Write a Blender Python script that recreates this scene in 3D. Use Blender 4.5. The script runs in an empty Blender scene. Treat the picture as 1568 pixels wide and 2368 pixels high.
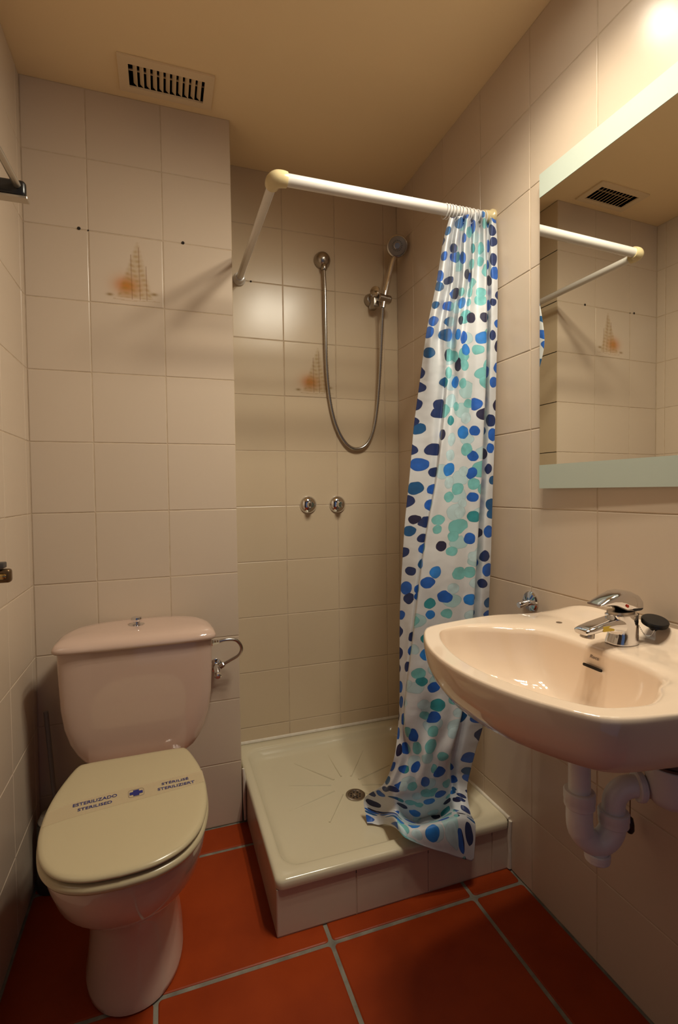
import bpy, bmesh, math, random
from mathutils import Vector, Matrix, Euler
random.seed(7)
S = bpy.context.scene
COL = S.collection

# ---------------------------------------------------------------- camera, world, exposure
cd = bpy.data.cameras.new('camera'); cam = bpy.data.objects.new('camera', cd); COL.objects.link(cam)
cd.sensor_fit = 'HORIZONTAL'; cd.sensor_width = 36.0; cd.lens = 1136.05/1568*36
cd.shift_x = (784-755.36)/1568; cd.shift_y = (1165.56-1184)/1568
cd.clip_start = 0.02
Rv = Vector((0.94902764, -0.31488301, -0.01397233)); Uv = Vector((0.02155562, 0.02061325, 0.99955513)); Fv = Vector((0.31445491, 0.94890662, -0.02635004))
m = Matrix((Rv, Uv, -Fv)).transposed().to_4x4(); m.translation = Vector((0.34971, -1.55078, 1.04879))
cam.matrix_world = m
S.camera = cam
W = bpy.data.worlds.new('world'); S.world = W; W.use_nodes = True
W.node_tree.nodes['Background'].inputs[0].default_value = (0.30, 0.42, 0.72, 1)   # dim cool fill light, let in through an added doorway behind the camera
W.node_tree.nodes['Background'].inputs[1].default_value = 0.22
S.view_settings.view_transform = 'Standard'; S.view_settings.look = 'None'
S.view_settings.exposure = 0.0; S.view_settings.gamma = 1.0
S.view_settings.use_curve_mapping = False
LAMP_POWER = 10.8
LX, LZ = 0.965, 2.115           # lamp heads over the mirror
SPOT_DEG, SPOT_BLEND, SPOT_TILT = 165, 1.0, -.36
LAMP_COLOR = (1.0, 0.92, 0.745)

# ---------------------------------------------------------------- helpers
XW = 1.236      # right wall face
YA = 0.2066     # alcove wall face
HC = 2.192      # ceiling
XE = 0.5666     # end of the wall behind the toilet
YF = -2.05      # wall behind the camera
T = 0.2014      # wall tile pitch

def mesh_obj(name, bm, mat=None, parent=None, smooth=True, loc=None):
    me = bpy.data.meshes.new(name); bm.normal_update(); bm.to_mesh(me); bm.free()
    if mat: me.materials.append(mat)
    if smooth:
        for p in me.polygons: p.use_smooth = True
    o = bpy.data.objects.new(name, me); COL.objects.link(o)
    if parent: o.parent = parent
    if loc: o.location = loc
    return o
def autosmooth(o, ang=35):
    me = o.data
    a = math.radians(ang)
    b = bmesh.new(); b.from_mesh(me)
    for e in b.edges:
        if len(e.link_faces) == 2 and e.calc_face_angle(0) > a: e.smooth = False
    b.to_mesh(me); b.free()
    return o
def thing(name, label, cat, loc=(0, 0, 0), group=None):
    o = bpy.data.objects.new(name, None); COL.objects.link(o); o.location = loc; o.empty_display_size = .05
    o['label'] = label; o['category'] = cat
    if group: o['group'] = group
    return o
def tag(o, label, cat, group=None):
    o['label'] = label; o['category'] = cat
    if group: o['group'] = group
    return o
def part(name, bm, mat, t, smooth=True, ang=35):
    """coordinates in bm are world; child of thing t"""
    p = t
    off = Vector((0, 0, 0))
    while p: off += p.location; p = p.parent
    bmesh.ops.translate(bm, verts=bm.verts, vec=-off)
    o = mesh_obj(name, bm, mat, t, smooth)
    if smooth: autosmooth(o, ang)
    return o
def B():
    return bmesh.new()
def add_box(bm, lo, hi, bev=0, seg=2):
    lo = Vector(lo); hi = Vector(hi)
    r = bmesh.ops.create_cube(bm, size=1)
    vs = r['verts']
    for v in vs: v.co = Vector((lo[i]+(v.co[i]+.5)*(hi[i]-lo[i]) for i in range(3)))
    if bev:
        es = list({e for v in vs for e in v.link_edges})
        bmesh.ops.bevel(bm, geom=es, offset=bev, segments=seg, affect='EDGES', profile=.5)
    return bm
def loft(bm, rings, cap0=True, cap1=True, closed=True):
    vr = [[bm.verts.new(p) for p in r] for r in rings]
    n = len(vr[0])
    for a, b in zip(vr, vr[1:]):
        for i in range(n if closed else n-1):
            j = (i+1) % n
            bm.faces.new((a[i], a[j], b[j], b[i]))
    if cap0: bm.faces.new(list(reversed(vr[0])))
    if cap1: bm.faces.new(vr[-1])
    return bm
def frame(d):
    d = d.normalized(); a = Vector((0, 0, 1)) if abs(d.z) < .9 else Vector((1, 0, 0))
    u = d.cross(a).normalized(); v = d.cross(u).normalized()
    return u, v
def tube(bm, pts, r, n=16, cap=True):
    pts = [Vector(p) for p in pts]
    rs = r if isinstance(r, (list, tuple)) else [r]*len(pts)
    rings = []; u = None
    for i, p in enumerate(pts):
        d = (pts[min(i+1, len(pts)-1)]-pts[max(i-1, 0)]).normalized()
        if u is None: u, v = frame(d)
        else:
            u = (u-d*u.dot(d)).normalized(); v = d.cross(u)
        rings.append([p+(u*math.cos(t*2*math.pi/n)+v*math.sin(t*2*math.pi/n))*rs[i] for t in range(n)])
    return loft(bm, rings, cap, cap)
def lathe(bm, prof, org, axis=(0, 0, 1), n=32, cap=True):
    """prof: (radius, distance along axis)"""
    axis = Vector(axis).normalized(); u, v = frame(axis); org = Vector(org)
    rings = [[org+axis*h+(u*math.cos(t*2*math.pi/n)+v*math.sin(t*2*math.pi/n))*max(r, 1e-4) for t in range(n)] for r, h in prof]
    loft(bm, rings, cap, cap)
    bmesh.ops.recalc_face_normals(bm, faces=bm.faces)
    return bm
def spline(pts, k=8):
    P = [Vector(p) for p in pts]; out = []
    for i in range(len(P)-1):
        p0 = P[max(i-1, 0)]; p1 = P[i]; p2 = P[i+1]; p3 = P[min(i+2, len(P)-1)]
        for s in range(k):
            t = s/k
            out.append(.5*((2*p1)+(p2-p0)*t+(2*p0-5*p1+4*p2-p3)*t*t+(3*p1-p0-3*p2+p3)*t**3))
    out.append(P[-1]); return out
def fix(bm):
    bmesh.ops.recalc_face_normals(bm, faces=bm.faces); return bm

# ---------------------------------------------------------------- materials
def mat(name, color, rough=.5, metal=0, spec=.5, coat=0, trans=0, noise=None, bump=None, var=0, sss=0):
    m = bpy.data.materials.new(name); m.use_nodes = True; nt = m.node_tree; b = nt.nodes['Principled BSDF']
    b.inputs['Base Color'].default_value = (*color, 1); b.inputs['Roughness'].default_value = rough
    b.inputs['Metallic'].default_value = metal; b.inputs['Specular IOR Level'].default_value = spec
    b.inputs['Coat Weight'].default_value = coat; b.inputs['Coat Roughness'].default_value = .05
    b.inputs['Transmission Weight'].default_value = trans
    N = nt.nodes.new; L = nt.links.new
    if noise or var:
        tc = N('ShaderNodeTexCoord'); no = N('ShaderNodeTexNoise')
        sc, amt, col2 = noise if noise else (5, 0, color)
        no.inputs['Scale'].default_value = sc; no.inputs['Detail'].default_value = 5
        L(tc.outputs['Object'], no.inputs['Vector'])
        oi = N('ShaderNodeObjectInfo')
        ad = N('ShaderNodeVectorMath'); ad.operation = 'ADD'; L(tc.outputs['Object'], ad.inputs[0])
        cx = N('ShaderNodeCombineXYZ'); 
        ml = N('ShaderNodeMath'); ml.operation = 'MULTIPLY'; ml.inputs[1].default_value = 37; L(oi.outputs['Random'], ml.inputs[0])
        L(ml.outputs[0], cx.inputs[0]); L(ml.outputs[0], cx.inputs[2]); L(cx.outputs[0], ad.inputs[1]); L(ad.outputs[0], no.inputs['Vector'])
        mr = N('ShaderNodeMapRange'); mr.inputs['From Min'].default_value = .35; mr.inputs['From Max'].default_value = .7
        mr.inputs['To Max'].default_value = amt; L(no.outputs['Fac'], mr.inputs['Value'])
        mx = N('ShaderNodeMix'); mx.data_type = 'RGBA'; mx.inputs['A'].default_value = (*color, 1); mx.inputs['B'].default_value = (*col2, 1)
        L(mr.outputs[0], mx.inputs['Factor'])
        hs = N('ShaderNodeHueSaturation'); L(mx.outputs['Result'], hs.inputs['Color'])
        vr = N('ShaderNodeMapRange'); vr.inputs['To Min'].default_value = 1-var; vr.inputs['To Max'].default_value = 1+var
        L(oi.outputs['Random'], vr.inputs['Value']); L(vr.outputs[0], hs.inputs['Value'])
        L(hs.outputs[0], b.inputs['Base Color'])
    if bump:
        sc, st = bump
        tc = N('ShaderNodeTexCoord'); no = N('ShaderNodeTexNoise'); no.inputs['Scale'].default_value = sc; no.inputs['Detail'].default_value = 3
        L(tc.outputs['Object'], no.inputs['Vector'])
        bp = N('ShaderNodeBump'); bp.inputs['Strength'].default_value = st; bp.inputs['Distance'].default_value = .002
        L(no.outputs['Fac'], bp.inputs['Height']); L(bp.outputs[0], b.inputs['Normal'])
    return m
M = {}
M['tile'] = mat('glazed_tile', (.60, .485, .375), .25, spec=.38, bump=(14, .10), noise=(6, .25, (.58, .46, .345)), var=.025)
M['tile2'] = mat('glazed_tile_cream', (.62, .495, .345), .25, spec=.38, bump=(14, .10), noise=(6, .25, (.60, .465, .31)), var=.02)
M['grout'] = mat('tile_grout', (.56, .445, .325), .9, noise=(30, .5, (.36, .25, .15)))
M['ceiling'] = mat('ceiling_paint', (.90, .705, .43), .75, noise=(2.2, .35, (.88, .67, .38)), bump=(60, .05))
M['terra'] = mat('terracotta', (.31, .042, .006), .42, spec=.2, noise=(7, .8, (.22, .026, .004)), var=.05, bump=(30, .12))
M['fgrout'] = mat('floor_grout', (.27, .25, .20), .95, noise=(28, .8, (.12, .11, .09)), bump=(200, .4))
M['basin_ceramic'] = mat('beige_basin_ceramic', (.80, .63, .48), .06, spec=.6, coat=.3)
M['ceramic'] = mat('pink_ceramic', (.58, .415, .335), .07, spec=.6, coat=.3)
M['seat'] = mat('seat_plastic', (.50, .415, .26), .22, spec=.5)
M['enamel'] = mat('cream_enamel', (.66, .59, .43), .12, spec=.55, noise=(5, .3, (.60, .52, .36)))
M['caulk'] = mat('white_caulk', (.72, .66, .56), .6, noise=(60, .5, (.60, .52, .42)))
M['rod'] = mat('white_painted_tube', (.66, .62, .575), .18, spec=.5, coat=.3)
M['yellow_plastic'] = mat('aged_plastic', (.64, .52, .29), .25)
M['chrome'] = mat('chrome', (.78, .78, .80), .06, metal=1)
M['nickel'] = mat('brushed_nickel', (.42, .38, .34), .25, metal=1)
M['hose'] = mat('hose_metal', (.50, .48, .46), .22, metal=1)
M['greyplastic'] = mat('grey_plastic', (.22, .19, .17), .35)
M['darkgrey'] = mat('dark_plastic', (.06, .052, .048), .5)
M['black'] = mat('black_plastic', (.012, .011, .011), .3)
M['dark'] = mat('dark_void', (.02, .013, .009), .9)
M['pvc'] = mat('white_pvc', (.74, .73, .72), .3, noise=(9, .4, (.64, .62, .61)))
M['pvc_old'] = mat('yellowed_pvc', (.55, .43, .28), .4)
M['rubber'] = mat('brown_rubber', (.10, .06, .045), .6)
M['vent'] = mat('vent_paint', (.80, .63, .41), .5)
M['brass'] = mat('brass', (.62, .44, .18), .2, metal=1)
M['bronze'] = mat('dark_bronze', (.16, .10, .05), .35, metal=.8)
M['steel'] = mat('satin_steel', (.50, .45, .38), .35, metal=.9)
M['mirror'] = mat('mirror_silver', (.90, .90, .84), .0, metal=1)
M['frost'] = mat('frosted_mirror', (.46, .51, .44), .55, spec=.5)
M['glass_edge'] = mat('glass_edge', (.42, .55, .45), .2)
M['ink'] = mat('blue_ink', (.015, .02, .16), .5)
M['greyink'] = mat('grey_ink', (.20, .15, .13), .5)
M['yellow'] = mat('yellow_sticker', (.75, .55, .03), .4)
M['red'] = mat('red_enamel', (.55, .03, .01), .3)
M['blue'] = mat('blue_enamel', (.02, .03, .18), .3)
M['frosted_white'] = mat('translucent_plastic', (.55, .50, .42), .3, trans=.3)
M['door'] = mat('door_paint', (.06, .036, .022), .5, noise=(3, .4, (.035, .02, .012)))
M['wallpaint'] = mat('darkened_wall_paint', (.12, .085, .055), .8)  # unseen rear wall, darkened so it bounces little light back
def tape_mat():
    m = bpy.data.materials.new('clear_tape'); m.use_nodes = True; nt = m.node_tree; b = nt.nodes['Principled BSDF']
    b.inputs['Base Color'].default_value = (.74, .60, .40, 1); b.inputs['Roughness'].default_value = .12
    b.inputs['Alpha'].default_value = .22
    return m
M['tape'] = tape_mat()
def attr_mat():
    m = bpy.data.materials.new('printed_tile'); m.use_nodes = True; nt = m.node_tree; b = nt.nodes['Principled BSDF']
    a = nt.nodes.new('ShaderNodeVertexColor'); a.layer_name = 'print'
    nt.links.new(a.outputs[0], b.inputs['Base Color']); b.inputs['Roughness'].default_value = .25; b.inputs['Specular IOR Level'].default_value = .38
    return m
M['printed'] = attr_mat()
def curtain_mat():
    m = bpy.data.materials.new('curtain_fabric'); m.use_nodes = True; nt = m.node_tree; b = nt.nodes['Principled BSDF']
    N = nt.nodes.new; L = nt.links.new
    uv = N('ShaderNodeUVMap'); uv.uv_map = 'UVMap'
    no = N('ShaderNodeTexNoise'); no.inputs['Scale'].default_value = 22; L(uv.outputs[0], no.inputs['Vector'])
    nv = N('ShaderNodeVectorMath'); nv.operation = 'MULTIPLY_ADD'; L(no.outputs['Color'], nv.inputs[0]); nv.inputs[1].default_value = (.016, .016, 0); L(uv.outputs[0], nv.inputs[2])
    sx = N('ShaderNodeSeparateXYZ'); L(uv.outputs[0], sx.inputs[0])
    def layer(scale, off, thr, seed, rnd):
        mp = N('ShaderNodeMapping'); mp.inputs['Scale'].default_value = (scale[0], scale[1], 1); mp.inputs['Location'].default_value = (off[0], off[1], seed)
        L(nv.outputs[0], mp.inputs['Vector'])
        vo = N('ShaderNodeTexVoronoi'); vo.voronoi_dimensions = '2D'; vo.feature = 'F1'; vo.inputs['Scale'].default_value = 1; vo.inputs['Randomness'].default_value = rnd
        L(mp.outputs[0], vo.inputs['Vector'])
        sp = N('ShaderNodeSeparateColor'); L(vo.outputs['Color'], sp.inputs[0])
        # radius varies per spot
        rr = N('ShaderNodeMapRange'); rr.inputs['To Min'].default_value = thr*.78; rr.inputs['To Max'].default_value = thr*1.12; L(sp.outputs[2], rr.inputs['Value'])
        df = N('ShaderNodeMath'); df.operation = 'SUBTRACT'; L(rr.outputs[0], df.inputs[0]); L(vo.outputs['Distance'], df.inputs[1])
        mk = N('ShaderNodeMapRange'); mk.inputs['From Min'].default_value = 0; mk.inputs['From Max'].default_value = .02; L(df.outputs[0], mk.inputs['Value'])
        rim = N('ShaderNodeMapRange'); rim.inputs['From Min'].default_value = .0; rim.inputs['From Max'].default_value = .05; rim.inputs['To Min'].default_value = .72; rim.inputs['To Max'].default_value = 1; L(df.outputs[0], rim.inputs['Value'])
        return mk.outputs[0], rim.outputs[0], sp
    def ramp(fac, stops):
        r = N('ShaderNodeValToRGB'); r.color_ramp.interpolation = 'CONSTANT'
        e = r.color_ramp.elements
        while len(e) > 1: e.remove(e[-1])
        e[0].position = 0; e[0].color = (*stops[0][1], 1)
        for p, c in stops[1:]:
            k = e.new(p); k.color = (*c, 1)
        L(fac, r.inputs[0]); return r.outputs[0]
    def mix(f, a, bb, t='MIX'):
        x = N('ShaderNodeMix'); x.data_type = 'RGBA'; x.blend_type = t
        if isinstance(f, float): x.inputs['Factor'].default_value = f
        else: L(f, x.inputs['Factor'])
        if isinstance(a, tuple): x.inputs['A'].default_value = (*a, 1)
        else: L(a, x.inputs['A'])
        if isinstance(bb, tuple): x.inputs['B'].default_value = (*bb, 1)
        else: L(bb, x.inputs['B'])
        return x.outputs['Result']
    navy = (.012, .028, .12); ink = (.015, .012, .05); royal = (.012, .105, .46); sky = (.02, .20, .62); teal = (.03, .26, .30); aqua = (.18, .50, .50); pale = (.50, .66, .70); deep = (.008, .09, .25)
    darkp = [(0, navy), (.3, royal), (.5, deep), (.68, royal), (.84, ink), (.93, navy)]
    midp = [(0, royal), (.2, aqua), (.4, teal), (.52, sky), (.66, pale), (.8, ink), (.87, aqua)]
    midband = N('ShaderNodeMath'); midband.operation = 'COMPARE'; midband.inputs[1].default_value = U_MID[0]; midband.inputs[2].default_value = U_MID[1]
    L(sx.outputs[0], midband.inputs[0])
    base = (.67, .675, .69)
    # pale under-layer
    mk2, rim2, sp2 = layer((1/.078, 1/.052), (.31, .17), .40, 3.1, .85)
    gate = N('ShaderNodeMath'); gate.operation = 'GREATER_THAN'; gate.inputs[1].default_value = .45; L(sp2.outputs[0], gate.inputs[0])
    g2 = N('ShaderNodeMath'); g2.operation = 'MULTIPLY'; L(gate.outputs[0], g2.inputs[0]); L(mk2, g2.inputs[1])
    g3 = N('ShaderNodeMath'); g3.operation = 'MULTIPLY'; L(g2.outputs[0], g3.inputs[0]); L(midband.outputs[0], g3.inputs[1])
    c2 = ramp(sp2.outputs[1], [(0, pale), (.55, aqua), (.75, (.42, .62, .64))])
    c2 = mix(1.0, c2, rim2, 'MULTIPLY')
    col = mix(g3.outputs[0], base, c2)
    mk1, rim1, sp1 = layer((1/.054, 1/.045), (0, 0), .37, 0, .72)
    cd_ = ramp(sp1.outputs[0], darkp); cm_ = ramp(sp1.outputs[0], midp)
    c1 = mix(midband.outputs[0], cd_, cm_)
    c1 = mix(1.0, c1, rim1, 'MULTIPLY')
    wn = N('ShaderNodeTexNoise'); wn.inputs['Scale'].default_value = 40; L(uv.outputs[0], wn.inputs['Vector'])
    wr = N('ShaderNodeMapRange'); wr.inputs['To Min'].default_value = .6; wr.inputs['To Max'].default_value = 1.45; L(wn.outputs['Fac'], wr.inputs['Value'])
    c1 = mix(1.0, c1, wr.outputs[0], 'MULTIPLY')
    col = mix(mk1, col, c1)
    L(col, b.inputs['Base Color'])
    b.inputs['Roughness'].default_value = .5; b.inputs['Sheen Weight'].default_value = .1
    tr = N('ShaderNodeBsdfTranslucent'); L(col, tr.inputs[0])
    ms = N('ShaderNodeMixShader'); ms.inputs[0].default_value = .13
    L(b.outputs[0], ms.inputs[1]); L(tr.outputs[0], ms.inputs[2])
    bn = N('ShaderNodeTexNoise'); bn.inputs['Scale'].default_value = 9; bn.inputs['Detail'].default_value = 3; L(uv.outputs[0], bn.inputs['Vector'])
    bp = N('ShaderNodeBump'); bp.inputs['Strength'].default_value = .5; bp.inputs['Distance'].default_value = .012; L(bn.outputs['Fac'], bp.inputs['Height'])
    L(bp.outputs[0], b.inputs['Normal'])
    L(ms.outputs[0], nt.nodes['Material Output'].inputs['Surface'])
    return m

# ---------------------------------------------------------------- structure: floor, ceiling, tiled walls
def struct(name, bm, m, parent=None, smooth=False):
    o = mesh_obj(name, bm, m, parent, smooth)
    if not parent: o['kind'] = 'structure'
    return o
_tc = {}
def tile_mesh(w, h, th, m, bev=.0016, key=''):
    k = (round(w, 4), round(h, 4), round(th, 4), m.name)
    if k in _tc: return _tc[k]
    bm = bmesh.new()
    # front at local z=0, body extends to -th
    def ring(dx, z): return [(-w/2+dx, -h/2+dx, z), (w/2-dx, -h/2+dx, z), (w/2-dx, h/2-dx, z), (-w/2+dx, h/2-dx, z)]
    loft(bm, [ring(0, -th), ring(0, -bev), ring(bev*.35, -bev*.35), ring(bev*1.1, 0)], True, True)
    me = bpy.data.meshes.new('tile'); bm.normal_update(); bm.to_mesh(me); bm.free(); me.materials.append(m)
    for p in me.polygons: p.use_smooth = False
    _tc[k] = me
    return me
def put_tile(parent, c, rot, w, h, m, tilt=.16, gap=.0023, th=.006, name='tile', bev=.0013):
    o = bpy.data.objects.new(name, tile_mesh(w-gap, h-gap, th, m, bev)); COL.objects.link(o); o.parent = parent
    a = math.radians(tilt)
    R = rot @ Euler((random.uniform(-a, a), random.uniform(-a, a), 0)).to_matrix()
    o.matrix_basis = Matrix.Translation(c) @ R.to_4x4()
    return o
ROWS = [0]+[k*.2-.003 for k in range(1, 11)]+[HC]
def wall_tiles(wall, plane, brk, rows, rot, m, skip=(), lim=None):
    for i in range(len(brk)-1):
        for j in range(len(rows)-1):
            if (i, j) in skip: continue
            a, b = sorted((brk[i], brk[i+1])); z0, z1 = rows[j], rows[j+1]
            c = plane((a+b)/2, (z0+z1)/2)
            put_tile(wall, c, rot, b-a, z1-z0, m)
def rotm(u, v, n): return Matrix((Vector(u), Vector(v), Vector(n))).transposed()
G = .0009
# wall behind the toilet
wall_back = struct('wall_back', add_box(B(), (-.06, G, 0), (XE-G, YA+.06, HC)), M['grout'])
RB = rotm((1, 0, 0), (0, 0, 1), (0, -1, 0))
bx = [0, .162, .3634, XE]
wall_tiles(wall_back, lambda u, z: Vector((u, 0, z)), bx, ROWS, RB, M['tile'], skip={(1, 8)})
wall_side = struct('wall_alcove_side', add_box(B(), (XE-.004, .0045, 0), (XE-G, YA, HC)), M['grout'])
RS = rotm((0, 1, 0), (0, 0, 1), (1, 0, 0))
wall_tiles(wall_side, lambda u, z: Vector((XE, u, z)), [0.0, YA], ROWS, RS, M['tile2'])
wall_alc = struct('wall_alcove', add_box(B(), (XE, YA+G, 0), (XW+.06, YA+.06, HC)), M['grout'])
ax = [XE, .7756, .977, 1.1784, XW]
wall_tiles(wall_alc, lambda u, z: Vector((u, YA, z)), ax, ROWS, RB, M['tile2'], skip={(1, 7)})
wall_right = struct('wall_right', add_box(B(), (XW+G, YF, 0), (XW+.06, YA+G, HC)), M['grout'])
ry = [YA, .0756, -.1258]+[-.3272-.2014*k for k in range(0, 9)]+[YF]
RR = rotm((0, -1, 0), (0, 0, 1), (-1, 0, 0))
wall_tiles(wall_right, lambda u, z: Vector((XW, u, z)), ry, ROWS, RR, M['tile'])
wall_left = struct('wall_left', add_box(B(), (-.06, YF, 0), (-G, G, HC)), M['grout'])
ly = [0, -.038]+[-.238-.2014*k for k in range(0, 9)]+[YF]
RL = rotm((0, 1, 0), (0, 0, 1), (1, 0, 0))
wall_tiles(wall_left, lambda u, z: Vector((0, u, z)), ly, ROWS, RL, M['tile'])
bm = add_box(B(), (-.06, YF-.06, 0), (.16, YF-.0001, HC)); add_box(bm, (.96, YF-.06, 0), (XW+.06, YF-.0001, HC)); add_box(bm, (.16, YF-.06, 2.05), (.96, YF-.0001, HC))
wall_front = struct('wall_front', bm, M['wallpaint'])  # unseen doorway opening, added to admit the cool world fill
tr = B()
for lo_, hi_ in (((.10, YF, 0), (.16, YF+.015, 2.11)), ((.96, YF, 0), (1.02, YF+.015, 2.11)), ((.16, YF, 2.05), (.96, YF+.015, 2.11))): add_box(tr, lo_, hi_, .002, 1)
struct('trim_1', tr, M['door'])
# unseen dark door leaf, added to cut light bouncing off the left wall
d1 = struct('added_door_1', add_box(B(), (.004, -1.93, .008), (.042, -1.12, 2.03), .003, 1), M['door'])
part('door_handle', lathe(B(), [(.012, 0), (.012, .03), (.024, .034), (.026, .048), (.018, .058), (.0, .060)], (.042, -1.19, 1.0), (1, 0, 0)), M['brass'], d1)
for z0_, z1_ in ((.22, .9), (1.08, 1.86)):
    part('door_panel', add_box(B(), (.042, -1.81, z0_), (.049, -1.28, z1_), .003, 1), M['door'], d1, smooth=False)

# floor: big terracotta tiles
floor = struct('floor', add_box(B(), (-.06, YF-.06, -.05), (XW+.06, YA+.06, -.0022)), M['fgrout'])
RF = Matrix.Identity(3)
FP = .386
fx = [0, .312, .698, 1.084, XW]
fy = [YA, -.1095, -.4925, -.8785, -1.2645, -1.6505, YF]
def terra_mesh_obj(cx, cy, w, h):
    gap = .0085
    nx = 10; bm = bmesh.new()
    pts = []
    rr = random.Random(int(cx*1000+cy*777))
    # irregular hand-made outline with rounded corners
    def outline(inset, z):
        out = []
        W2, H2 = w/2-gap/2-inset, h/2-gap/2-inset; r = .008
        cs = [(-W2+r, -H2+r, 180), (W2-r, -H2+r, 270), (W2-r, H2-r, 0), (-W2+r, H2-r, 90)]
        for x, y, a0 in cs:
            for k in range(4):
                a = math.radians(a0+30*k); out.append((x+r*math.cos(a), y+r*math.sin(a), z))
        return out
    loft(bm, [outline(0, -.012), outline(0, -.0035), outline(.001, -.0012), outline(.0035, 0)], True, True)
    me = bpy.data.meshes.new('tile'); bm.normal_update(); bm.to_mesh(me); bm.free(); me.materials.append(M['terra'])
    o = bpy.data.objects.new('tile', me); COL.objects.link(o); o.parent = floor; o.location = (cx, cy, .0)
    o.rotation_euler = (rr.uniform(-.001, .001), rr.uniform(-.001, .001), 0)
for i in range(4):
    for j in range(6):
        if j == 0 and i == 0: y1 = 0
        else: y1 = fy[j]
        x0, x1 = fx[i], fx[i+1]; y0 = fy[j+1]
        if y1 == YA: y1 = 0.0
        terra_mesh_obj((x0+x1)/2, (y0+y1)/2, x1-x0, y1-y0)

# ceiling with a hole for the vent
VX0, VX1, VY0, VY1 = .284, .483, -.128, -.050
bm = B()
xs = [-.06, VX0, VX1, XW+.06]; ys = [YF-.06, VY0, VY1, YA+.06]
for i in range(3):
    for j in range(3):
        if (i, j) == (1, 1): continue
        add_box(bm, (xs[i], ys[j], HC), (xs[i+1], ys[j+1], HC+.05))
bmesh.ops.remove_doubles(bm, verts=bm.verts, dist=1e-5)
ceiling = struct('ceiling', bm, M['ceiling'])

# screw holes left in the tile joints
def hole(wall, c, ax_, r=.0035):
    o = mesh_obj('screw_hole', lathe(B(), [(r, 0), (r*1.1, .0009), (r*.5, .0012), (.0, .0012)], c, ax_, 12), M['dark'], wall)
for c in ((.139, -.0001, 1.799), (.163, -.0001, 1.797), (.421, -.0001, 1.799)): hole(wall_back, c, (0, -1, 0), .0042 if c[0] != .163 else .002)
hole(wall_alc, (.66, YA-.0001, 1.797), (0, -1, 0), .003)

# printed tall-ship tiles
def ship_color(x, y, base):
    """x,y in tile units 0..1, y up.  A faded sepia ship under sail."""
    def mixc(c, k, t): return tuple(c[i]*(1-t)+k[i]*t for i in range(3))
    c = base
    blob = math.exp(-(((x-.49)/.18)**2+((y-.28)/.14)**2)*1.1)
    c = mixc(c, (.52, .17, .025), .95*blob)
    # sails: triangle
    if .10 < y < .93:
        t = (.93-y)/.80
        l = .63-.28*t; r = .665+.19*t
        e = min(x-l, r-x)
        if e > -.01:
            k = max(0, min(1, (e+.01)/.05))
            n = .5+.5*math.sin(y*88+math.sin(x*23)*1.2)
            n2 = .5+.5*math.sin(x*61+y*19)
            c = mixc(c, (.34, .20, .04), k*(.25+.25*n*n2+.10*n))
    for mx, top in ((.56, .74), (.67, .86), (.765, .60)):
        if .09 < y < top:
            d = abs(x-(mx-.012*(y-.3)))
            c = mixc(c, (.20, .07, .02), .65*max(0, 1-d/.009))
    for bx_, by, s in ((.26, .13, .045), (.87, .19, .05)):
        b = math.exp(-(((x-bx_)/s)**2+((y-by)/(s*.45))**2))
        c = mixc(c, (.22, .12, .02), .8*b)
    if abs(y-.075-.01*math.sin(x*9)) < .006 and .3 < x < .95: c = mixc(c, (.35, .22, .1), .35)
    return c
def printed_tile(wall, plane_c, rot, w, h, base):
    n = 110; bm = bmesh.new(); bev = .0016
    ww, hh = w-.0028, h-.0028
    cl = bm.loops.layers.float_color.new('print')
    V = [[bm.verts.new((-ww/2+ww*i/n, -hh/2+hh*j/n, -bev*.6 if i in (0, n) or j in (0, n) else 0)) for i in range(n+1)] for j in range(n+1)]
    for j in range(n):
        for i in range(n):
            f = bm.faces.new((V[j][i], V[j][i+1], V[j+1][i+1], V[j+1][i])); f.smooth = True
            for l, (a, b) in zip(f.loops, ((i, j), (i+1, j), (i+1, j+1), (i, j+1))):
                l[cl] = (*ship_color(a/n, b/n, base), 1)
    me = bpy.data.meshes.new('printed_tile'); bm.to_mesh(me); bm.free(); me.materials.append(M['printed'])
    for p in me.polygons: p.use_smooth = True
    o = bpy.data.objects.new('printed_tile', me); COL.objects.link(o); o.parent = wall
    o.matrix_basis = Matrix.Translation(plane_c) @ rot.to_4x4()
    md = o.modifiers.new('thickness', 'SOLIDIFY'); md.thickness = .005; md.offset = -1
    o['label'] = 'tile printed with a faded brown sailing ship'
printed_tile(wall_back, Vector(((.162+.3634)/2, 0, 1.697)), RB, .2014, .2, (.60, .485, .375))
printed_tile(wall_alc, Vector(((.7756+.977)/2, YA, 1.497)), RB, .2014, .2, (.62, .495, .345))

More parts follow.
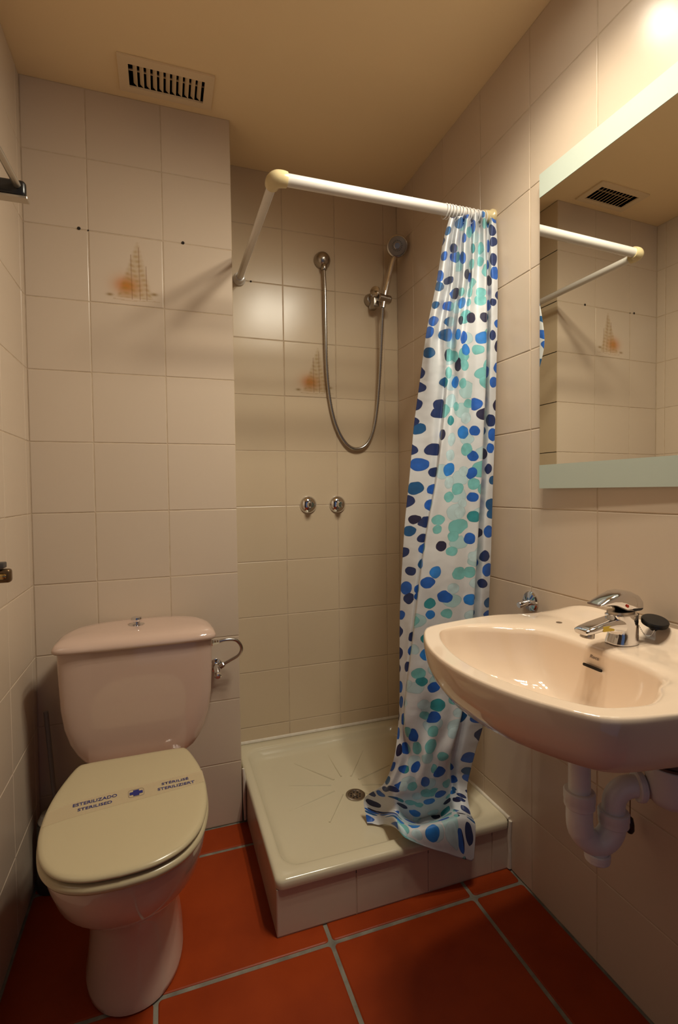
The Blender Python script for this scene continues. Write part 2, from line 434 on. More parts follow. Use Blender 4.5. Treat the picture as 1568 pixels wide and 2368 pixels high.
# ---------------------------------------------------------------- lamp over the mirror (just above the frame)
LY = -.862
lamp = thing('spot_lamp', 'chrome six-bulb lamp under the ceiling above the mirror', 'lamp', (LX, LY, HC))
part('ceiling_plate', add_box(B(), (LX-.10, LY-.175, HC-.014), (LX+.10, LY+.175, HC-.0005), .004), M['chrome'], lamp)
em = bpy.data.materials.new('bulb_glow'); em.use_nodes = True; b_ = em.node_tree.nodes['Principled BSDF']
b_.inputs['Emission Color'].default_value = (*LAMP_COLOR, 1); b_.inputs['Emission Strength'].default_value = 40
for lx_ in (LX-.07, LX+.07):
    for ly_ in (LY-.145, LY, LY+.145):
        part('arm', tube(B(), [(lx_, ly_, HC-.010), (lx_, ly_, LZ+.038)], .005, 12), M['chrome'], lamp)
        part('shade', lathe(B(), [(.012, .04), (.022, .034), (.030, .012), (.032, .0), (.0305, .0), (.028, .012), (.020, .032), (.003, .036)], (lx_, ly_, LZ), (0, 0, 1), 24, False), M['chrome'], lamp)
        bb = B(); bmesh.ops.create_uvsphere(bb, u_segments=16, v_segments=10, radius=.015, matrix=Matrix.Translation((lx_, ly_, LZ+.008)))
        part('bulb', bb, em, lamp)
        ld = bpy.data.lights.new('bulb_light', 'SPOT'); ld.energy = LAMP_POWER; ld.color = LAMP_COLOR; ld.shadow_soft_size = .034
        ld.spot_size = math.radians(SPOT_DEG); ld.spot_blend = SPOT_BLEND
        lo = bpy.data.objects.new('bulb_light', ld); COL.objects.link(lo); lo.parent = lamp
        lo.matrix_basis = Matrix.Translation(Vector((lx_, ly_, LZ-.012))-Vector(lamp.location)) @ Vector((SPOT_TILT, .12, -1)).to_track_quat('-Z', 'Y').to_matrix().to_4x4()

# ---------------------------------------------------------------- ceiling vent
vent = thing('ceiling_vent', 'rectangular slatted air vent set in the ceiling above the toilet', 'vent', (.38, -.09, HC))
bm = B(); o0 = (.258, -.152, HC-.006); o1 = (.508, -.030, HC-.0005)
add_box(bm, o0, (VX0, o1[1], o1[2])); add_box(bm, (VX1, o0[1], o0[2]), o1)
add_box(bm, (VX0, o0[1], o0[2]), (VX1, VY0, o1[2])); add_box(bm, (VX0, VY1, o0[2]), (VX1, o1[1], o1[2]))
bmesh.ops.remove_doubles(bm, verts=bm.verts, dist=1e-5)
part('frame', bm, M['vent'], vent, False)
bm = B(); add_box(bm, (VX0-.001, VY0-.001, HC+.09), (VX1+.001, VY1+.001, HC+.095))
add_box(bm, (VX0-.003, VY0, HC), (VX0, VY1, HC+.09)); add_box(bm, (VX1, VY0, HC), (VX1+.003, VY1, HC+.09))
add_box(bm, (VX0, VY0-.003, HC), (VX1, VY0, HC+.09)); add_box(bm, (VX0, VY1, HC), (VX1, VY1+.003, HC+.09))
part('duct', bm, M['dark'], vent, False)
for k in range(11):
    x = VX0+.0125+k*(VX1-VX0-.012)/11+.004
    bm = add_box(B(), (-.0065, VY0, -.0007), (.0065, VY1, .0007))
    bmesh.ops.rotate(bm, verts=bm.verts, matrix=Matrix.Rotation(math.radians(40), 3, 'Y'))
    bmesh.ops.translate(bm, verts=bm.verts, vec=(x, 0, HC+.0035))
    part('slat', bm, M['vent'], vent, False)
part('cross_bar', add_box(B(), (VX0, -.0915, HC+.010), (VX1, -.0875, HC+.013)), M['vent'], vent, False)

# ---------------------------------------------------------------- mirror
MHW, MZ0, MZ1 = .285, 1.048, 1.800
mir = thing('wall_mirror', 'frameless mirror with frosted bands along top and bottom, on the wall above the washbasin', 'mirror', (XW, -.862, 1.428))
_n = Vector((-1, -.0225, .0035)).normalized(); _u = Vector((0, 0, 1)).cross(_n).normalized(); _v = _n.cross(_u)
MR = Matrix.Translation(Vector((1.2275, -.862, 1.43))) @ rotm(_u, _v, _n).to_4x4()
def mbox(u0, u1, z0, z1, d0, d1, bev=0):
    bm = add_box(B(), (u0, z0-1.43, d0), (u1, z1-1.43, d1), bev, 1)
    bmesh.ops.transform(bm, matrix=MR, verts=bm.verts); return bm
part('backing', mbox(-MHW+.002, MHW-.002, MZ0+.002, MZ1-.002, -.0019, -.0011), M['glass_edge'], mir, False)
part('mirror_glass', mbox(-MHW, MHW, MZ0, MZ1, -.001, 0, .0004), M['mirror'], mir, False)
for z0, z1 in ((MZ0, MZ0+.0565), (MZ1-.055, MZ1)):
    part('frosted_band', mbox(-MHW, MHW, z0, z1, .0002, .0008), M['frost'], mir, False)

# ---------------------------------------------------------------- shower tray
tray = thing('shower_tray', 'square cream enamel shower tray raised on a tiled step in the corner', 'shower tray', (.9, -.12, 0))
TX0, TX1, TY0, TY1 = .578, XW-.001, -.449, YA-.0005
ZR = .141; ZF = .112
def rrect(x0, x1, y0, y1, r, z, k=6):
    out = []
    for cx_, cy_, a0 in ((x0+r, y0+r, 180), (x1-r, y0+r, 270), (x1-r, y1-r, 0), (x0+r, y1-r, 90)):
        for i in range(k+1):
            a = math.radians(a0+90*i/k); out.append((cx_+r*math.cos(a), cy_+r*math.sin(a), z))
    return out
def off(d, r, z): return rrect(TX0+d, TX1-d, TY0+d, TY1-d, r, z)
def inn(d, r, z): return rrect(TX0+.030+d, TX1-.042-d, TY0+.044+d, TY1-.050-d, r, z)
bm = loft(B(), [off(.08, .02, .1045), off(.017, .012, .1045), off(.016, .012, .1168), off(.008, .012, .117), off(.001, .018, .118), off(0, .020, .124), off(0, .020, .133), off(.002, .020, .1385), off(.007, .020, ZR),
    inn(-.010, .045, ZR-.0004), inn(-.004, .05, ZR-.002), inn(0, .05, ZR-.007), inn(.008, .05, ZR-.020), inn(.020, .05, ZF+.002), inn(.035, .04, ZF), inn(.15, .02, ZF-.003), inn(.255, .01, ZF-.004)])
part('basin', fix(bm), M['enamel'], tray, ang=60)
# masonry step under it
bs = part('tiled_step', add_box(B(), (.5815, -.4405, 0.0003), (XW-.0015, YA-.0015, .1040)), M['grout'], tray, False)
oo = Vector(tray.location)
for a, b in ((.580, .7815), (.7815, .9825), (.9825, 1.1790), (1.1790, XW-.001)):
    put_tile(bs, Vector(((a+b)/2, -.4418, .059))-oo, RB, b-a, .115, M['tile'], .1)
for a, b in ((YA-.001, .0), (.0, -.2), (-.2, -.4418)):
    put_tile(bs, Vector((.5802, (a+b)/2, .059))-oo, rotm((0, -1, 0), (0, 0, 1), (-1, 0, 0)), abs(a-b), .115, M['tile'], .1)
# raised anti-slip rays radiating from the middle
bm = B(); c0 = Vector((.885, -.10, 0))
for k in range(10):
    if k == 7: continue          # the drain sits here
    a = math.radians(18+36*k); d = Vector((math.cos(a), math.sin(a), 0)); L_ = .215 if k % 2 else .185
    p = [c0+d*.05, c0+d*L_]
    w_ = Vector((-d.y, d.x, 0))*.0018
    z0, z1 = ZF-.004, ZF-.0004
    loft(bm, [[(p[i]+w_*2+Vector((0, 0, z0))), (p[i]+w_+Vector((0, 0, z1))), (p[i]-w_+Vector((0, 0, z1))), (p[i]-w_*2+Vector((0, 0, z0)))] for i in (0, 1)])
part('raised_line', fix(bm), M['enamel'], tray, False)
dc = (.892, -.158)
dr = part('drain', lathe(B(), [(.030, -.001), (.030, .0022), (.027, .0035), (.022, .0032), (.0205, .0012), (.0, .0010)], (dc[0], dc[1], ZF-.003)), M['nickel'], tray)
for k in range(8):
    a = k*math.pi/4
    bm = lathe(B(), [(.0032, 0), (.0032, .0006), (.0, .0007)], (dc[0]+.0145*math.cos(a), dc[1]+.0145*math.sin(a), ZF-.0019), n=10)
    part('hole', bm, M['dark'], dr)
part('cap', lathe(B(), [(.007, 0), (.007, .0022), (.004, .003), (0, .003)], (dc[0], dc[1], ZF-.002)), M['nickel'], dr)
# silicone beads
bm = tube(B(), [(XE+.012, YA-.003, ZR+.004), (XW-.004, YA-.003, ZR+.004)], .0065, 8)
bm2 = tube(bm, [(XW-.003, YA-.006, ZR+.001), (XW-.003, -.445, ZR+.001)], .005, 8)
part('caulk_bead', bm, M['caulk'], tray)
part('caulk_bead', tube(B(), [(XW-.004, -.4445, .004), (XW-.003, -.4455, .05), (XW-.0045, -.445, .09), (XW-.003, -.449, .138)], [.006, .0045, .0055, .005], 8), M['caulk'], tray)
part('caulk_bead', tube(B(), [(.5745, -.003, .005), (.573, -.004, .08), (.574, -.002, .14), (.571, -.001, .17)], [.004, .005, .006, .004], 8), M['caulk'], tray)

# ---------------------------------------------------------------- shower rail
rail = thing('shower_rail', 'white L-shaped shower curtain rail with cream plastic elbow', 'curtain rail', (XW, -.38, 1.80))
RZ = 1.800; RR_ = .0145
part('front_tube', tube(B(), [(.640, -.38, RZ), (XW-.008, -.378, RZ+.003)], RR_, 24), M['rod'], rail)
part('side_tube', tube(B(), [(.618, -.358, RZ-.001), (.618, YA-.004, RZ-.002)], .0115, 24), M['rod'], rail)
el = spline([(.648, -.38, RZ), (.636, -.38, RZ), (.624, -.376, RZ), (.618, -.364, RZ), (.618, -.350, RZ)], 6)
n_ = len(el); part('elbow', tube(B(), el, [.0175+.002*math.sin(math.pi*i/(n_-1)) for i in range(n_)], 24), M['yellow_plastic'], rail)
part('wall_flange', lathe(B(), [(.023, 0), (.023, .006), (.0185, .012), (.0175, .030), (.015, .031)], (XW-.0002, -.378, RZ+.003), (-1, 0, 0), 28), M['yellow_plastic'], rail)
part('wall_flange', lathe(B(), [(.022, 0), (.022, .008), (.018, .013), (.0165, .028), (.012, .029)], (.618, YA-.0002, RZ-.002), (0, -1, 0), 28), M['rod'], rail)
for k, x in enumerate([1.085, 1.094, 1.103, 1.113, 1.124, 1.133, 1.146, 1.157, 1.169, 1.183, 1.197, 1.207]):
    bm = B(); R_ = .0185
    tl = random.uniform(-.2, .2)
    pts = [(x+tl*R_*math.sin(a)*.4, -.38+R_*math.cos(a), RZ-.003+R_*math.sin(a)) for a in [2*math.pi*i/24 for i in range(25)]]
    tube(bm, pts, .0011, 6)
    r = mesh_obj('curtain_ring', bm, M['pvc'])
    tag(r, 'thin clear curtain ring on the white rail above the spotted curtain', 'curtain ring', 'curtain rings on the shower rail')

# ---------------------------------------------------------------- spotted shower curtain
NET=[
 [(1.096,-0.385,1.780),(1.094,-0.405,1.770),(1.124,-0.375,1.792),(1.115,-0.405,1.776),(1.149,-0.375,1.799),(1.139,-0.405,1.784),(1.174,-0.375,1.808),(1.164,-0.405,1.794),(1.199,-0.375,1.819),(1.188,-0.410,1.796),(1.225,-0.375,1.814),(1.213,-0.410,1.784),(1.229,-0.405,1.783)],
 [(1.081,-0.375,1.717),(1.075,-0.405,1.702),(1.115,-0.365,1.727),(1.101,-0.405,1.706),(1.144,-0.365,1.731),(1.129,-0.405,1.710),(1.168,-0.375,1.730),(1.154,-0.410,1.711),(1.196,-0.375,1.734),(1.187,-0.410,1.716),(1.217,-0.385,1.732),(1.209,-0.410,1.719),(1.229,-0.410,1.722)],
 [(1.061,-0.375,1.611),(1.058,-0.405,1.598),(1.105,-0.365,1.620),(1.090,-0.405,1.602),(1.135,-0.365,1.624),(1.121,-0.410,1.604),(1.162,-0.375,1.623),(1.148,-0.410,1.607),(1.179,-0.390,1.619),(1.188,-0.415,1.610),(1.215,-0.385,1.625),(1.208,-0.415,1.612),(1.226,-0.415,1.614)],
 [(1.029,-0.375,1.475),(1.032,-0.400,1.467),(1.074,-0.365,1.482),(1.074,-0.395,1.473),(1.120,-0.355,1.489),(1.102,-0.405,1.472),(1.122,-0.400,1.475),(1.131,-0.410,1.473),(1.162,-0.405,1.477),(1.188,-0.415,1.476),(1.213,-0.385,1.488),(1.204,-0.415,1.478),(1.224,-0.415,1.480)],
 [(1.022,-0.345,1.337),(1.038,-0.365,1.333),(1.064,-0.370,1.334),(1.092,-0.355,1.338),(1.093,-0.375,1.334),(1.116,-0.370,1.336),(1.116,-0.395,1.331),(1.125,-0.410,1.329),(1.158,-0.405,1.331),(1.184,-0.415,1.331),(1.206,-0.385,1.338),(1.199,-0.415,1.332),(1.219,-0.415,1.333)],
 [(1.015,-0.325,1.227),(1.035,-0.345,1.225),(1.053,-0.365,1.223),(1.074,-0.365,1.223),(1.070,-0.390,1.220),(1.091,-0.385,1.221),(1.103,-0.400,1.219),(1.122,-0.405,1.219),(1.152,-0.405,1.220),(1.178,-0.415,1.220),(1.205,-0.375,1.226),(1.202,-0.405,1.222),(1.219,-0.410,1.221)],
 [(1.000,-0.325,1.088),(1.020,-0.345,1.088),(1.041,-0.365,1.087),(1.055,-0.370,1.087),(1.047,-0.395,1.086),(1.071,-0.395,1.086),(1.094,-0.400,1.086),(1.118,-0.405,1.085),(1.147,-0.405,1.085),(1.170,-0.415,1.085),(1.196,-0.375,1.086),(1.195,-0.405,1.085),(1.216,-0.405,1.085)],
 [(0.985,-0.325,0.968),(1.003,-0.345,0.969),(1.021,-0.365,0.969),(1.031,-0.370,0.969),(1.022,-0.395,0.971),(1.050,-0.395,0.970),(1.080,-0.400,0.969),(1.106,-0.405,0.969),(1.137,-0.405,0.968),(1.161,-0.415,0.967),(1.186,-0.375,0.965),(1.187,-0.405,0.966),(1.211,-0.405,0.965)],
 [(0.975,-0.325,0.848),(0.988,-0.345,0.850),(1.001,-0.365,0.852),(1.009,-0.370,0.852),(1.000,-0.395,0.856),(1.028,-0.400,0.855),(1.063,-0.400,0.853),(1.092,-0.405,0.852),(1.127,-0.405,0.850),(1.152,-0.415,0.850),(1.176,-0.375,0.843),(1.181,-0.405,0.847),(1.210,-0.400,0.845)],
 [(0.967,-0.325,0.728),(0.976,-0.345,0.732),(0.985,-0.365,0.735),(0.992,-0.370,0.736),(0.983,-0.395,0.742),(1.012,-0.400,0.741),(1.046,-0.400,0.738),(1.077,-0.405,0.736),(1.115,-0.405,0.733),(1.143,-0.415,0.733),(1.166,-0.375,0.722),(1.173,-0.405,0.728),(1.207,-0.395,0.723)],
 [(0.959,-0.335,0.611),(0.966,-0.350,0.615),(0.970,-0.365,0.619),(0.975,-0.370,0.620),(0.970,-0.390,0.626),(0.998,-0.400,0.626),(1.034,-0.400,0.622),(1.068,-0.405,0.620),(1.103,-0.405,0.616),(1.132,-0.415,0.615),(1.155,-0.375,0.600),(1.171,-0.395,0.605),(1.210,-0.385,0.597)],
 [(0.953,-0.345,0.495),(0.955,-0.355,0.499),(0.957,-0.365,0.502),(0.958,-0.370,0.504),(0.956,-0.385,0.510),(0.981,-0.400,0.512),(1.017,-0.400,0.507),(1.049,-0.405,0.505),(1.083,-0.405,0.500),(1.115,-0.415,0.499),(1.138,-0.375,0.480),(1.163,-0.385,0.480),(1.211,-0.375,0.470)],
 [(0.948,-0.345,0.406),(0.948,-0.355,0.410),(0.948,-0.365,0.415),(0.951,-0.370,0.417),(0.949,-0.385,0.424),(0.975,-0.395,0.424),(1.012,-0.390,0.416),(1.034,-0.410,0.421),(1.069,-0.405,0.413),(1.095,-0.415,0.413),(1.119,-0.375,0.391),(1.148,-0.385,0.391),(1.208,-0.365,0.372)],
 [(0.925,-0.365,0.330),(0.933,-0.370,0.331),(0.943,-0.375,0.332),(0.958,-0.375,0.329),(0.968,-0.385,0.332),(0.985,-0.390,0.332),(0.997,-0.405,0.337),(1.024,-0.395,0.327),(1.039,-0.405,0.329),(1.068,-0.410,0.327),(1.096,-0.375,0.303),(1.120,-0.385,0.304),(1.176,-0.365,0.283)],
 [(0.910,-0.330,0.240),(0.911,-0.340,0.238),(0.911,-0.360,0.245),(0.925,-0.370,0.243),(0.944,-0.385,0.243),(0.969,-0.385,0.235),(0.993,-0.390,0.233),(1.025,-0.380,0.223),(1.049,-0.385,0.226),(1.079,-0.380,0.224),(1.106,-0.360,0.217),(1.114,-0.380,0.223),(1.149,-0.370,0.201)],
 [(0.876,-0.270,0.171),(0.897,-0.280,0.156),(0.914,-0.310,0.161),(0.925,-0.370,0.188),(0.961,-0.350,0.152),(0.993,-0.340,0.126),(1.025,-0.330,0.106),(1.060,-0.330,0.105),(1.082,-0.345,0.122),(1.092,-0.370,0.154),(1.089,-0.400,0.175),(1.104,-0.420,0.180),(1.119,-0.430,0.173)],
 [(0.873,-0.285,0.131),(0.892,-0.290,0.124),(0.909,-0.320,0.135),(0.904,-0.400,0.193),(0.914,-0.430,0.191),(0.933,-0.440,0.185),(0.959,-0.450,0.186),(0.987,-0.455,0.189),(1.016,-0.460,0.192),(1.042,-0.465,0.194),(1.063,-0.465,0.192),(1.086,-0.465,0.182),(1.110,-0.465,0.162)],
 [(0.872,-0.300,0.107),(0.891,-0.310,0.112),(0.909,-0.335,0.129),(0.900,-0.420,0.176),(0.906,-0.457,0.176),(0.931,-0.462,0.160),(0.957,-0.468,0.147),(0.985,-0.470,0.132),(1.017,-0.472,0.117),(1.050,-0.472,0.098),(1.076,-0.472,0.086),(1.091,-0.472,0.078),(1.099,-0.472,0.082)],
]

def crow(P, t):
    n = len(P); i = min(int(t), n-2); f = t-i
    p0 = P[max(i-1, 0)]; p1 = P[i]; p2 = P[i+1]; p3 = P[min(i+2, n-1)]
    k = .42
    out = []
    for a in range(3):
        m1 = (p2[a]-p0[a])*k; m2 = (p3[a]-p1[a])*k
        f2 = f*f; f3 = f2*f
        out.append((2*f3-3*f2+1)*p1[a]+(f3-2*f2+f)*m1+(-2*f3+3*f2)*p2[a]+(f3-f2)*m2)
    return out
KU, KV = 10, 14
nu = 12*KU+1; nv = (len(NET)-1)*KV+1
mid = NET[8]
us = [0]
for a, b in zip(mid, mid[1:]): us.append(us[-1]+(Vector(a)-Vector(b)).length)
U_MID = ((us[3]+us[10])/2+.002, (us[10]-us[3])/2-.008)
rows_ = []
for j in range(nv):
    t = j/KV
    colp = []
    for c in range(13):
        colp.append(crow([r[c] for r in NET], t))
    rows_.append([crow(colp, i/KU) for i in range(nu)])
vs_ = [0]
for j in range(1, nv): vs_.append(vs_[-1]+(Vector(rows_[j][60])-Vector(rows_[j-1][60])).length)
bm = B(); uvl = bm.loops.layers.uv.new('UVMap')
def rest(p):
    x, y, z = min(p[0], XW-.004), p[1], p[2]
    if z < .147:                       # lie on the tray floor and over its rim, not through them
        if y > -.405: z = max(z, .1165+.030*max(0, min(1, (-.383-y)/.022)))
        elif y > -.4530: z = .1465 if y > -.4475 else max(z, .1465-(-.4475-y)*4); y = y if z > .144 else -.4530
    return (x, y, z)
Vv = [[bm.verts.new(rest(p)) for p in r] for r in rows_]
def uat(i):
    t = i/KU; k = min(int(t), 11); return us[k]+(us[k+1]-us[k])*(t-k)
for j in range(nv-1):
    for i in range(nu-1):
        f = bm.faces.new((Vv[j][i], Vv[j+1][i], Vv[j+1][i+1], Vv[j][i+1])); f.smooth = True
        for l, (a, b) in zip(f.loops, ((i, j), (i, j+1), (i+1, j+1), (i+1, j))):
            l[uvl].uv = (uat(a), -vs_[b])
M['curtain'] = curtain_mat()
cur = mesh_obj('shower_curtain', bm, M['curtain'])
sd = cur.modifiers.new('thickness', 'SOLIDIFY'); sd.thickness = .0007; sd.offset = 0
tag(cur, 'white shower curtain with blue and turquoise spots, bunched beside the right wall', 'shower curtain')

# ---------------------------------------------------------------- hand shower, hose, outlet and bracket
sh = thing('hand_shower', 'chrome hand shower with round grey face resting in its wall bracket', 'hand shower', (1.15, .12, 1.78))
Hc = Vector((1.193, .118, 1.953)); hd = Vector((-.42, -.86, -.25)).normalized()
part('head', lathe(B(), [(.012, -.022), (.026, -.018), (.036, -.006), (.0395, .004), (.0385, .010), (.035, .012), (.0, .0125)], Hc, hd, 36), M['nickel'], sh)
fp = part('spray_face', lathe(B(), [(.0335, .0118), (.0325, .0145), (.030, .0152), (.0, .0154)], Hc, hd, 36), M['greyplastic'], sh)
u_, v_ = frame(hd)
for r_, n_n in ((.0175, 16),):
    for k in range(n_n):
        a = 2*math.pi*k/n_n
        bm = B(); lathe(bm, [(.0016, 0), (.0013, .0016), (0, .0018)], Hc+hd*.0152+(u_*math.cos(a)+v_*math.sin(a))*r_, hd, 8)
        part('nozzle', bm, M['darkgrey'], fp)
part('ring', lathe(B(), [(.012, .015), (.012, .017), (.0105, .0175), (.010, .0162), (0, .0162)], Hc, hd, 24), M['nickel'], fp)
hb = Vector((1.140, .135, 1.728))
part('handle', tube(B(), spline([Hc-hd*.010+Vector((0, 0, -.020)), (1.180, .128, 1.905), (1.163, .132, 1.84), (1.150, .134, 1.785), hb], 6), [.0085]*6+[.0095]*7+[.0105]*6+[.0095]*6, 18), M['chrome'], sh)

br = thing('shower_bracket', 'chrome bracket holding the hand shower on the shower wall', 'bracket', (1.13, YA, 1.775))
part('wall_mount', lathe(B(), [(.024, 0), (.025, .004), (.023, .014), (.018, .022), (.0, .025)], (1.118, YA-.0002, 1.778), (0, -1, 0), 28), M['nickel'], br)
part('arm', add_box(B(), (1.108, .150, 1.735), (1.134, YA-.012, 1.785), .007, 3), M['nickel'], br)
part('clamp', lathe(B(), [(.0125, 0), (.0155, .003), (.0155, .046), (.012, .05), (.0, .05)], (1.122, .135, 1.765), (1, 0, -.12), 24), M['nickel'], br)
part('knob', lathe(B(), [(.017, 0), (.020, .004), (.018, .010), (.0, .012)], (1.118, .150, 1.790), (-.75, -.6, .1), 24), M['chrome'], br)

ot = thing('hose_outlet', 'round brushed metal wall outlet where the shower hose starts', 'outlet', (.926, YA, 1.90))
part('dome', lathe(B(), [(.031, 0), (.0315, .005), (.029, .016), (.022, .027), (.012, .033), (.0, .035)], (.926, YA-.0002, 1.903), (0, -1, 0), 36), M['nickel'], ot)
part('nozzle', lathe(B(), [(.010, 0), (.0115, .003), (.0115, .016), (.010, .02), (.0, .02)], (.928, YA-.020, 1.882), (0.02, 0, -1), 20), M['nickel'], ot)
hp = spline([(.928, YA-.020, 1.862), (.930, YA-.022, 1.78), (.931, YA-.020, 1.66), (.934, YA-.016, 1.52), (.945, YA-.013, 1.40), (.968, YA-.012, 1.30), (1.005, YA-.012, 1.232), (1.045, YA-.013, 1.208), (1.088, YA-.015, 1.222), (1.118, YA-.018, 1.275), (1.133, YA-.024, 1.36), (1.140, YA-.036, 1.48), (1.142, YA-.05, 1.60), (1.141, YA-.064, 1.69), (1.140, YA-.071, 1.728)], 26)
hose = tag(mesh_obj('shower_hose', tube(B(), hp, [.0066 if i % 2 else .0056 for i in range(len(hp))], 12), M['hose']), 'ribbed metal shower hose hanging in a long loop on the shower wall', 'hose')

def valve(x, z, dot, lab):
    t = thing('shower_valve', lab, 'tap', (x, YA, z))
    part('escutcheon', lathe(B(), [(.0325, 0), (.0325, .002), (.030, .007), (.022, .013), (.013, .017), (.0, .018)], (x, YA-.0002, z), (0, -1, 0), 36), M['chrome'], t)
    part('spindle', lathe(B(), [(.0115, .012), (.0120, .034), (.0105, .040), (.0, .041)], (x+.001, YA, z-.0), (0, -1, 0), 20), M['chrome'], t)
    part('colour_dot', lathe(B(), [(.0045, 0), (.0045, .002), (.0, .0025)], (x+.0125, YA-.022, z+.002), (.85, -.5, 0), 14), M[dot], t)
valve(.860, .999, 'red', 'chrome round shower valve with red dot, left of the pair')
valve(.975, .998, 'blue', 'chrome round shower valve with blue dot, right of the pair')

# ---------------------------------------------------------------- toilet
toi = thing('toilet', 'beige ceramic close-coupled toilet with closed lid in the left corner', 'toilet', (.267, -.32, 0))
TCX = .268
def plan(yf, yb, hw, z, nf=2.15, nb=2.6, ymax=None, n=64):
    """closed curve: round at the front (low y), squarer at the back"""
    ym = ymax if ymax is not None else yf+(yb-yf)*.42
    out = []
    for k in range(n):
        a = 2*math.pi*k/n; c, s = math.cos(a), math.sin(a)
        if s < 0: e = 2/nf; ly_ = ym-yf
        else: e = 2/nb; ly_ = yb-ym
        out.append((TCX+hw*math.copysign(abs(c)**e, c), ym+ly_*math.copysign(abs(s)**e, s), z))
    return out
secs = [plan(-.505, -.135, .100, 0.0004, ymax=-.36), plan(-.513, -.13, .103, .004, ymax=-.36), plan(-.513, -.13, .103, .014, ymax=-.36), plan(-.507, -.13, .099, .03, ymax=-.36), plan(-.500, -.13, .094, .09, ymax=-.36),
        plan(-.500, -.13, .092, .15, ymax=-.35), plan(-.512, -.125, .097, .19, ymax=-.36), plan(-.545, -.12, .112, .222, ymax=-.38), plan(-.592, -.11, .131, .25, ymax=-.41), plan(-.628, -.10, .143, .285, ymax=-.44),
        plan(-.648, -.095, .150, .325, ymax=-.46), plan(-.656, -.09, .1525, .349, ymax=-.47), plan(-.657, -.235, .1525, .352, ymax=-.47), plan(-.660, -.270, .153, .365, ymax=-.47), plan(-.662, -.278, .153, .378, ymax=-.47), plan(-.658, -.280, .150, .386, ymax=-.47), plan(-.64, -.30, .135, .388, ymax=-.46)]
part('bowl', fix(loft(B(), secs)), M['ceramic'], toi, ang=60)
def lidplan(z, d=0, n=72):
    """toilet seat outline: straight back edge, widening then a round front"""
    P = [(.103, -.291), (.122, -.300), (.139, -.352), (.1515, -.415), (.1555, -.480), (.151, -.545), (.134, -.606), (.102, -.650), (.055, -.674), (0, -.680)]
    pts = spline([(TCX, -.2890, 0), (TCX+.06, -.2890, 0)]+[(TCX+a, b, 0) for a, b in P], 6)
    half = [(p.x-TCX, p.y) for p in pts]
    full = half+[(-a, b) for a, b in reversed(half[1:-1])]
    cy_ = -.49; res = []
    for a, b in full:
        v = Vector((a, b-cy_)); L_ = v.length; v *= max(L_-d, 0)/L_
        res.append((TCX+v.x, cy_+v.y, z))
    return res
part('seat_ring', fix(loft(B(), [lidplan(.388, .006), lidplan(.389, .001), lidplan(.394, -.002), lidplan(.399, -.002), lidplan(.4035, .002), lidplan(.4045, .010)])), M['seat'], toi, ang=70)
lid = part('seat_lid', fix(loft(B(), [lidplan(.4085, .010), lidplan(.409, .003), lidplan(.4115, .0), lidplan(.4145, .0), lidplan(.4180, .003), lidplan(.4195, .009), lidplan(.4200, .02), lidplan(.4200, .06)])), M['seat'], toi, ang=70)
for s in (-1, 1):
    part('hinge', tube(B(), [(TCX+s*.075-.018, -.292, .402), (TCX+s*.075+.018, -.292, .402)], .008, 14), M['seat'], toi)
# cistern
def cplan(hw, yf, yb, z, n=72, rb=2.6, rf=5.0, cx_=.277):
    out = []; ym = yf+.045
    for k in range(n):
        a = 2*math.pi*k/n; c, s = math.cos(a), math.sin(a)
        e = 2/rf if s < 0 else 2/rb
        ly_ = (ym-yf) if s < 0 else (yb-ym)
        out.append((cx_+hw*math.copysign(abs(c)**(2/rf if s < 0 else 2/3.0), c), ym+ly_*math.copysign(abs(s)**e, s), z))
    return out
cs = []
for z, hw, yf, yb in [(.352, .085, -.170, -.03), (.353, .108, -.188, -.02), (.360, .124, -.198, -.012), (.372, .138, -.203, -.01), (.392, .152, -.206, -.008), (.42, .166, -.208, -.006), (.46, .178, -.209, -.004), (.51, .185, -.209, -.004), (.57, .188, -.209, -.004), (.654, .190, -.209, -.004)]:
    cs.append(cplan(hw, yf, yb, z))
part('cistern', fix(loft(B(), cs)), M['ceramic'], toi, ang=60)
cl = [cplan(.190, -.209, -.004, .6545), cplan(.1975, -.218, -.002, .655), cplan(.200, -.221, -.0015, .660), cplan(.199, -.219, -.0015, .667), cplan(.194, -.212, -.003, .675), cplan(.184, -.200, -.008, .681), cplan(.165, -.18, -.018, .6845), cplan(.12, -.15, -.045, .686)]
part('cistern_lid', fix(loft(B(), cl)), M['ceramic'], toi, ang=60)
BX, BY = .268, -.098
fb = part('flush_button', lathe(B(), [(.021, 0), (.021, .002), (.014, .0035), (.0095, .005), (.009, .010), (.0135, .012), (.0152, .017), (.0135, .022), (.0, .0245)], (BX+.003, BY, .6850), n=28), M['chrome'], toi)

# water supply of the cistern
sp = thing('water_supply', 'small curved metal supply hose and angle valve at right of the cistern', 'water supply', (.50, -.03, .55))
part('hose', tube(B(), spline([(.497, -.075, .607), (.520, -.075, .610), (.548, -.073, .604), (.563, -.070, .580), (.556, -.062, .556), (.533, -.052, .540), (.507, -.042, .524)], 8), .0048, 12), M['hose'], sp)
part('nut', lathe(B(), [(.009, 0), (.0105, .003), (.0105, .010), (.007, .014), (.006, .028)], (.4665, -.075, .606), (1, 0, .03), 6), M['chrome'], sp)
part('nut', lathe(B(), [(.0078, 0), (.0078, .014), (.006, .016)], (.501, -.041, .519), (.75, -.2, .5), 6), M['chrome'], sp)
part('valve_body', tube(B(), [(.492, -.002, .512), (.492, -.045, .512), (.492, -.062, .506)], [.0085, .0095, .008], 16), M['chrome'], sp)
part('wall_flange', lathe(B(), [(.021, 0), (.020, .003), (.012, .007), (.009, .009)], (.492, -.0002, .512), (0, -1, 0), 24), M['chrome'], sp)
